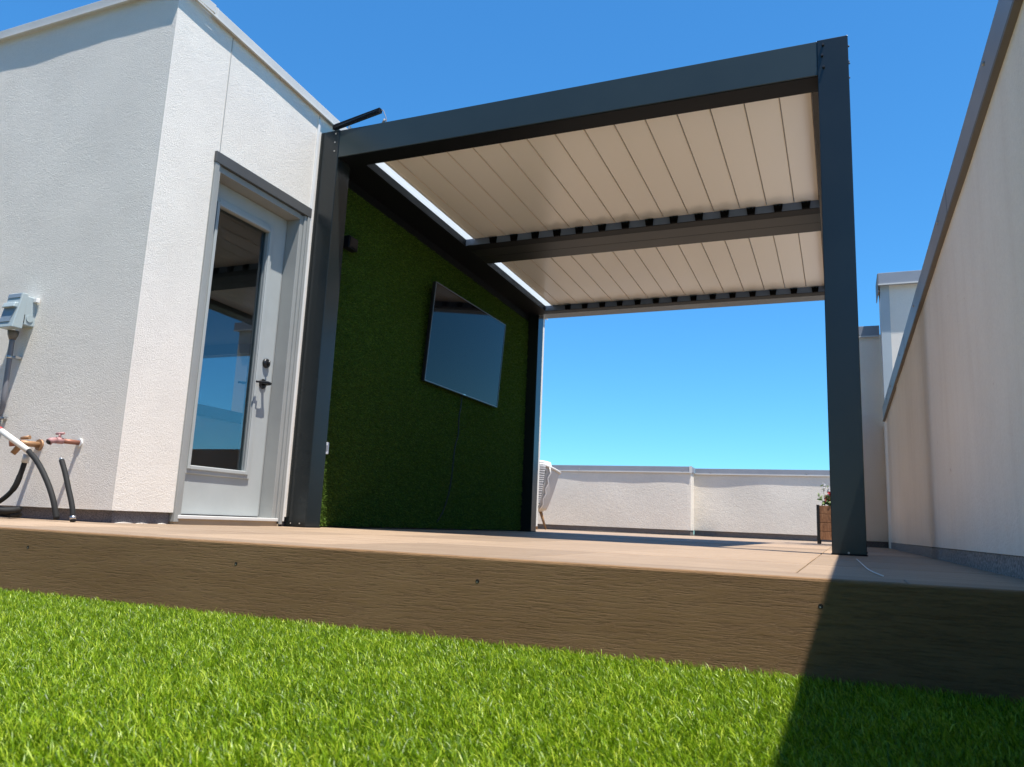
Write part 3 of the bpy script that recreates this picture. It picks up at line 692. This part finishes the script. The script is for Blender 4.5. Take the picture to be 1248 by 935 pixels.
tv = thing('television', 'large flat black television mounted tilted on the green turf wall', 'television', (-2.95, 5.86, 1.53))
TT = Vector((-2.900, 0, 1.927)); TB = Vector((-2.950, 0, 1.133)); ya, yb = 5.170, 6.560
up = (TT-TB).normalized(); nn = Vector((up.z, 0, -up.x))   # outward (+x, slightly down)
if nn.x < 0: nn = -nn
def tvp(y, t, d): p = TB+(TT-TB)*t+nn*d; return (p.x, y, p.z)
def slab(mb, y0, y1, t0, t1, d0, d1):
    mb.hexa([tvp(y0, t0, d0), tvp(y0, t0, d1), tvp(y1, t0, d1), tvp(y1, t0, d0), tvp(y0, t1, d0), tvp(y0, t1, d1), tvp(y1, t1, d1), tvp(y1, t1, d0)])
q = MB(); slab(q, ya, yb, 0, 1, -.030, -.002); slab(q, ya+.1, yb-.1, .08, .7, -.055, -.030); q.build('casing', M['black'], tv, bev=.002)
q = MB(); slab(q, ya+.008, yb-.008, .014, .99, -.004, .000); q.build('screen', M['screen'], tv)
q = MB()
slab(q, ya, ya+.007, 0, 1, -.002, .003); slab(q, yb-.007, yb, 0, 1, -.002, .003); slab(q, ya+.007, yb-.007, 0, .012, -.002, .003); slab(q, ya+.007, yb-.007, .992, 1, -.002, .003)
q.build('bezel', metal_paint('tv_bezel', (.10, .11, .13), .3), tv)
q = MB(); slab(q, 5.845, 5.885, .002, .011, .003, .0045); q.build('badge', M['steel'], tv)
q = MB(); q.box(-3.006, -2.985, 5.65, 6.08, 1.36, 1.70); q.box(-2.985, -2.955, 5.75, 5.79, 1.34, 1.72); q.box(-2.985, -2.955, 5.94, 5.98, 1.34, 1.72); q.build('wall_bracket', M['black'], tv)
tag(MB().tube(smooth_path([(-2.99, 5.90, 1.16), (-2.988, 5.89, 1.05), (-2.988, 5.865, .93), (-2.988, 5.87, .80), (-2.988, 5.82, .68), (-2.988, 5.80, .50), (-2.988, 5.77, .34), (-2.988, 5.72, .22), (-2.99, 5.66, .13), (-3.0, 5.60, .06)], 6), .0045, 8).build('cable', M['black']), 'thin black cable trailing down the turf wall from the television', 'cable')
fl = thing('floodlight', 'small black box lamp fixed high on the turf wall beside the front left post', 'lamp', (-2.98, 4.12, 1.86))
q = MB(); q.box(-2.99, -2.94, 4.045, 4.150, 1.815, 1.90); q.build('housing', M['anthracite_dark'], fl, bev=.004)
MB().box(-3.004, -2.99, 4.07, 4.11, 1.83, 1.89).build('bracket', M['black'], fl)
MB().box(-2.939, -2.936, 4.055, 4.14, 1.823, 1.893).build('lens', M['screen'], fl)
so = thing('socket', 'small pale outlet low on the turf wall next to the front left post', 'outlet', (-3.0, 4.06, .49))
MB().box(-3.004, -2.985, 4.03, 4.078, .455, .53).build('plate', M['socket'], so, bev=.003)
MB().box(-2.9855, -2.983, 4.045, 4.063, .475, .51).build('socket_face', M['conduit'], so)

# ------------------------------------------------------------------ chair by the far parapet
CX, CY = -4.58, 11.75
ch = thing('lounge_chair', 'pale rope armchair with splayed wooden legs, half hidden behind the rear left post', 'chair', (CX, CY, 0))
def ring(t, z):   # tub outline, flaring upwards, open towards +y
    w = .215+.21*z**.8; d = .24+.12*z; a = math.radians(-200+220*t)
    return CX+w*math.cos(a)*1.0, CY+d*math.sin(a)
sh = MB(); na, nz_ = 40, 12; i0 = 0
for j in range(nz_+1):
    z = j/nz_
    for i in range(na+1):
        t = i/na; x, y = ring(t, z); h = .30+(.60+(.14*math.sin(PI*t)**2))*z
        rr = .0; sh.v.append((x, y, h+.012*(1 if (i % 2) else -1)*0))
for j in range(nz_):
    for i in range(na):
        a = j*(na+1)+i; sh.f.append((a, a+1, a+na+2, a+na+1))
sho = sh.build('shell', M['rope'], ch, smooth=True); sd = sho.modifiers.new('s', 'SOLIDIFY'); sd.thickness = .03
rm = MB(); rm.tube([ (ring(i/na, 1.0)[0], ring(i/na, 1.0)[1], .90+.14*math.sin(PI*i/na)**2) for i in range(na+1)], .022, 10); rm.build('rim', M['rope'], ch)
for k in range(9):
    t = .30+.45*k/8; pts = []
    for j in range(9):
        z = j/8; x, y = ring(t+(.012 if j % 2 else -.012), z); c = Vector((x-CX, y-CY, 0)).normalized()*.022
        pts.append((x+c.x, y+c.y, .31+(.58+(.14*math.sin(PI*t)**2))*z))
    MB().tube(pts, .011, 8).build('rope_strand', M['rope_dark'] if k % 2 else M['fabric_white'], ch)
st = MB(); st.tube([(CX, CY+.0, .28), (CX, CY, .335)], [.17, .205], 28); st.build('seat', M['rope'], ch)
for sx, sy in ((-1, -1), (1, -1), (1, 1), (-1, 1)):
    MB().tube([(CX+sx*.09, CY+sy*.12, .30), (CX+sx*.165, CY+sy*.20, .002)], [.028, .014], 12).build('leg', M['wood_leg'], ch)
def cushion(cx, cy, cz, a, b, c, m, name, rot=0.0, tilt=0.0):
    bm = bmesh.new(); bmesh.ops.create_cube(bm, size=2); bmesh.ops.subdivide_edges(bm, edges=bm.edges, cuts=7, use_grid_fill=True)
    for v in bm.verts:
        x, y, z = v.co; r_x, r_y = 1-abs(x)**4*.0, 1
        puff = (1-.75*abs(x)**3)*(1-.75*abs(z)**3)
        p = Vector((x*a*(1-.16*z*z*(1-.3*abs(x))), y*c*max(.12, puff)+.004*noise.noise(Vector((x*3, z*3, 1))), z*b*(1-.16*x*x)))
        p = Matrix.Rotation(rot, 3, 'Z') @ (Matrix.Rotation(tilt, 3, 'X') @ p); v.co = p+Vector((cx, cy, cz))
    me = bpy.data.meshes.new(name); bm.to_mesh(me); bm.free(); me.materials.append(m)
    for p in me.polygons: p.use_smooth = True
    o = bpy.data.objects.new(name, me); COL.objects.link(o); return o
cu = cushion(CX+.09, CY-.06, .88, .24, .21, .11, M['fabric_white'], 'cushion', .1, .15)
tag(cu, 'plump off-white cushion propped in the armchair by the far parapet', 'cushion')
bk = MB()   # striped throw over the arm
for k in range(11):
    x0 = CX-.02; 
tr = MB(); nn_ = 16
for i in range(nn_+1):
    for j in range(9):
        t = .56+.13*j/8; s_ = i/nn_
        z = 1-s_*.9; x, y = ring(t, z); c = Vector((x-CX, y-CY, 0)).normalized()*(.042+.008*math.sin(j*2.2+i*.4))
        hh = .30+(.60+(.14*math.sin(PI*t)**2))*z+(.04 if i == 0 else 0)
        tr.v.append((x+c.x, y+c.y, hh))
for i in range(nn_):
    for j in range(8):
        a = i*9+j; tr.f.append((a, a+1, a+10, a+9))
m, nt, b = mat('striped_throw', (.6, .58, .55), .95)
v = coords(nt, (1, 1, 1)); wv = N(nt, 'ShaderNodeTexWave'); wv.inputs['Scale'].default_value = 9; wv.inputs['Distortion'].default_value = 3; wv.inputs['Detail'].default_value = 1
wv.bands_direction = 'Z'; nt.links.new(v, wv.inputs['Vector']); nt.links.new(ramp(nt, wv.outputs['Fac'], [(.35, (.75, .73, .70)), (.6, (.20, .20, .20))]), b.inputs['Base Color'])
tro = tr.build('throw', m, smooth=True); sd = tro.modifiers.new('s', 'SOLIDIFY'); sd.thickness = .008
tag(tro, 'grey and white striped knitted throw hanging over the side of the armchair', 'throw')

# ------------------------------------------------------------------ planter and flowers
PX, PY = -.055, 8.95
pt_ = thing('planter', 'wooden slatted planter box with black corner legs behind the right front post', 'planter', (PX, PY, 0))
hw = .19
for z in range(4):
    MB().box(PX-hw+.012, PX+hw-.012, PY-hw, PY-hw+.018, .045+z*.088, .045+z*.088+.083).build('plank', M['plank'], pt_, bev=.002)
    MB().box(PX-hw, PX-hw+.018, PY-hw+.02, PY+hw-.02, .045+z*.088, .045+z*.088+.083).build('plank', M['plank'], pt_, bev=.002)
for sx in (-1, 1):
    MB().box(PX+hw-.018 if sx > 0 else PX-hw+.0185, PX+hw if sx > 0 else PX-hw+.019, PY-hw+.02, PY+hw-.02, .045, .39).build('lining', M['black'], pt_) if sx > 0 else None
    for sy in (-1, 1):
        x0 = PX+sx*hw; y0 = PY+sy*hw
        MB().box(min(x0, x0+sx*.008)-(.022 if sx > 0 else 0), max(x0, x0+sx*.008)+(.022 if sx < 0 else 0), min(y0, y0+sy*.008)-.0, max(y0, y0+sy*.008), .0005, .40).build('corner_leg', M['black'], pt_)
        MB().box(min(x0, x0+sx*.008), max(x0, x0+sx*.008), min(y0, y0-sy*.03), max(y0, y0-sy*.03), .0005, .399).build('corner_leg', M['black'], pt_)
MB().box(PX-hw+.02, PX+hw-.02, PY+hw-.018, PY+hw, .045, .39).build('plank', M['plank'], pt_)
MB().box(PX-hw+.02, PX+hw-.02, PY-hw+.02, PY+hw-.02, .34, .365).build('soil', mat('soil', (.05, .035, .025), .95)[0], pt_)
fw = thing('flowering_plant', 'leafy green plant with red and white flowers growing in the wooden planter', 'plant', (PX, PY, .365))
n = 34; stems = MB(); tips = []
for k in range(n):
    a_ = rng.uniform(0, 2*PI); r0 = rng.uniform(0, .12); l = rng.uniform(.07, .17); le = rng.uniform(.2, .9)
    p0 = Vector((PX+r0*math.cos(a_), PY+r0*math.sin(a_), .363)); p1 = p0+Vector((math.cos(a_)*le*l*.5, math.sin(a_)*le*l*.5, l*.55)); p2 = p0+Vector((math.cos(a_)*le*l, math.sin(a_)*le*l, l))
    stems.tube([p0, p1, p2], [.003, .0025, .0015], 5); tips.append((p0, p1, p2))
for k in range(3):
    p0 = Vector((PX-.12+.04*k, PY-.05, .363)); p2 = p0+Vector((rng.uniform(-.03, .02), 0, rng.uniform(.20, .27))); stems.tube([p0, (p0+p2)/2, p2], [.003, .002, .0012], 5); tips.append((p0, (p0+p2)/2, p2))
stems.build('stem', M['leaf'], fw)
B, D = [], []
for (p0, p1, p2) in tips:
    for j in range(12):
        t = rng.uniform(.15, 1); p = p0.lerp(p1, t*2) if t < .5 else p1.lerp(p2, t*2-1); B.append(p); D.append(rng.normal(size=3)+np.array([0, 0, .4]))
B = np.array([tuple(p) for p in B]); D = np.array(D); D /= np.linalg.norm(D, axis=1)[:, None]; n = len(B)
blades('foliage', B, D, rng.uniform(.03, .06, n), rng.uniform(.012, .022, n), rng.uniform(0, 1, n), M['leaf'], parent=fw)
B = np.concatenate([np.repeat([tuple(p2)], 16, 0)+rng.normal(0, .006, (16, 3)) for (_, _, p2) in tips[:22]]); D = rng.normal(size=B.shape); D /= np.linalg.norm(D, axis=1)[:, None]; n = len(B)
blades('red_bloom', B, D, rng.uniform(.016, .032, n), rng.uniform(.014, .024, n), rng.uniform(0, 1, n), M['petal_red'], parent=fw)
B = np.concatenate([np.repeat([tuple(p2-(p2-p1)*rng.uniform(0, .8))], 8, 0)+rng.normal(0, .006, (8, 3)) for (_, p1, p2) in tips[-3:] for _k in range(5)]); D = rng.normal(size=B.shape); D /= np.linalg.norm(D, axis=1)[:, None]; n = len(B)
blades('white_bloom', B, D, rng.uniform(.010, .018, n), rng.uniform(.008, .012, n), rng.uniform(0, 1, n), M['petal_white'], parent=fw)

tag(MB().tube(smooth_path([(.040, 3.1, .0028), (.046, 2.6, .003), (.052, 2.15, .0028), (.060, 1.95, .003), (.072, 1.80, .0025)], 6), .0011, 6).build('thread', M['thread']), 'white thread curving on the shaded deck before the right front post', 'thread')

# unseen dark block added behind the viewer to darken reflections in the glossy posts
nb = thing('unseen_dark_block', 'dark brown block added unseen behind the viewer for reflections in the posts', 'building', (-5, -7, -.2))
q = MB(); q.box(-16, -.9, -11, -5.5, -.234, 6.4); q.build('wall', mat('dark_render', (.09, .08, .075), .85)[0], nb)
MB().box(-16.05, -.85, -11.05, -5.45, 6.401, 6.5).build('coping', M['coping_grey'], nb)

# ------------------------------------------------------------------ light, sky, camera
to_sun = Vector((.30, -.155, 1)).normalized()
el = math.asin(to_sun.z); rot = math.atan2(to_sun.x, to_sun.y)
w = bpy.data.worlds.new('World'); scene.world = w; w.use_nodes = True; nt = w.node_tree
bg = nt.nodes['Background']; sk = nt.nodes.new('ShaderNodeTexSky'); sk.sky_type = 'NISHITA'; sk.sun_disc = False
sk.sun_elevation = el; sk.sun_rotation = rot; sk.altitude = 600; sk.air_density = 1.0; sk.dust_density = 0.0; sk.ozone_density = 4.0
hs = nt.nodes.new('ShaderNodeHueSaturation'); hs.inputs['Saturation'].default_value = 1.27; hs.inputs['Value'].default_value = 1.24; gm = nt.nodes.new('ShaderNodeGamma'); gm.inputs['Gamma'].default_value = .75
nt.links.new(sk.outputs[0], gm.inputs['Color']); nt.links.new(gm.outputs[0], hs.inputs['Color'])
tn_ = nt.nodes.new('ShaderNodeMix'); tn_.data_type = 'RGBA'; tn_.blend_type = 'MULTIPLY'; tn_.inputs[0].default_value = 1; tn_.inputs[7].default_value = (.40, .81, 1.02, 1)
nt.links.new(hs.outputs[0], tn_.inputs[6]); nt.links.new(tn_.outputs[2], bg.inputs['Color']); bg.inputs['Strength'].default_value = .15
L = bpy.data.lights.new('sun', 'SUN'); L.energy = 5.0; L.angle = math.radians(.53); L.color = (1, .955, .89)
lo = bpy.data.objects.new('sun', L); COL.objects.link(lo); lo.rotation_euler = (-to_sun).to_track_quat('-Z', 'Y').to_euler()

yaw, pit, rol = math.radians(23.173), math.radians(10.181), math.radians(2.47)
cy, sy, cp_, sp = math.cos(yaw), math.sin(yaw), math.cos(pit), math.sin(pit)
fw_ = Vector((-sy*cp_, cy*cp_, sp)); rt = Vector((cy, sy, 0)); upv = rt.cross(fw_)
c, s = math.cos(rol), math.sin(rol); R0 = c*rt+s*upv; U0 = -s*rt+c*upv
mw = Matrix((R0, U0, -fw_)).transposed().to_4x4(); mw.translation = (0, 0, .0762)
cam = bpy.data.cameras.new('camera'); co_ = bpy.data.objects.new('camera', cam); COL.objects.link(co_); co_.matrix_world = mw
cam.sensor_width = 36; cam.lens = 36*947.62/1248; cam.clip_start = .02; cam.clip_end = 6000
cam.dof.use_dof = True; cam.dof.focus_distance = 3.2; cam.dof.aperture_fstop = cam.lens/2.6
scene.camera = co_
vs = scene.view_settings; vs.view_transform = 'Standard'; vs.look = 'None'; vs.gamma = 1; vs.exposure = .74
scene.render.engine = 'CYCLES'; scene.cycles.use_denoising = True; scene.cycles.max_bounces = 8; scene.cycles.diffuse_bounces = 5
scene.cycles.caustics_reflective = False; scene.cycles.caustics_refractive = False
scene.cycles.sample_clamp_indirect = 6
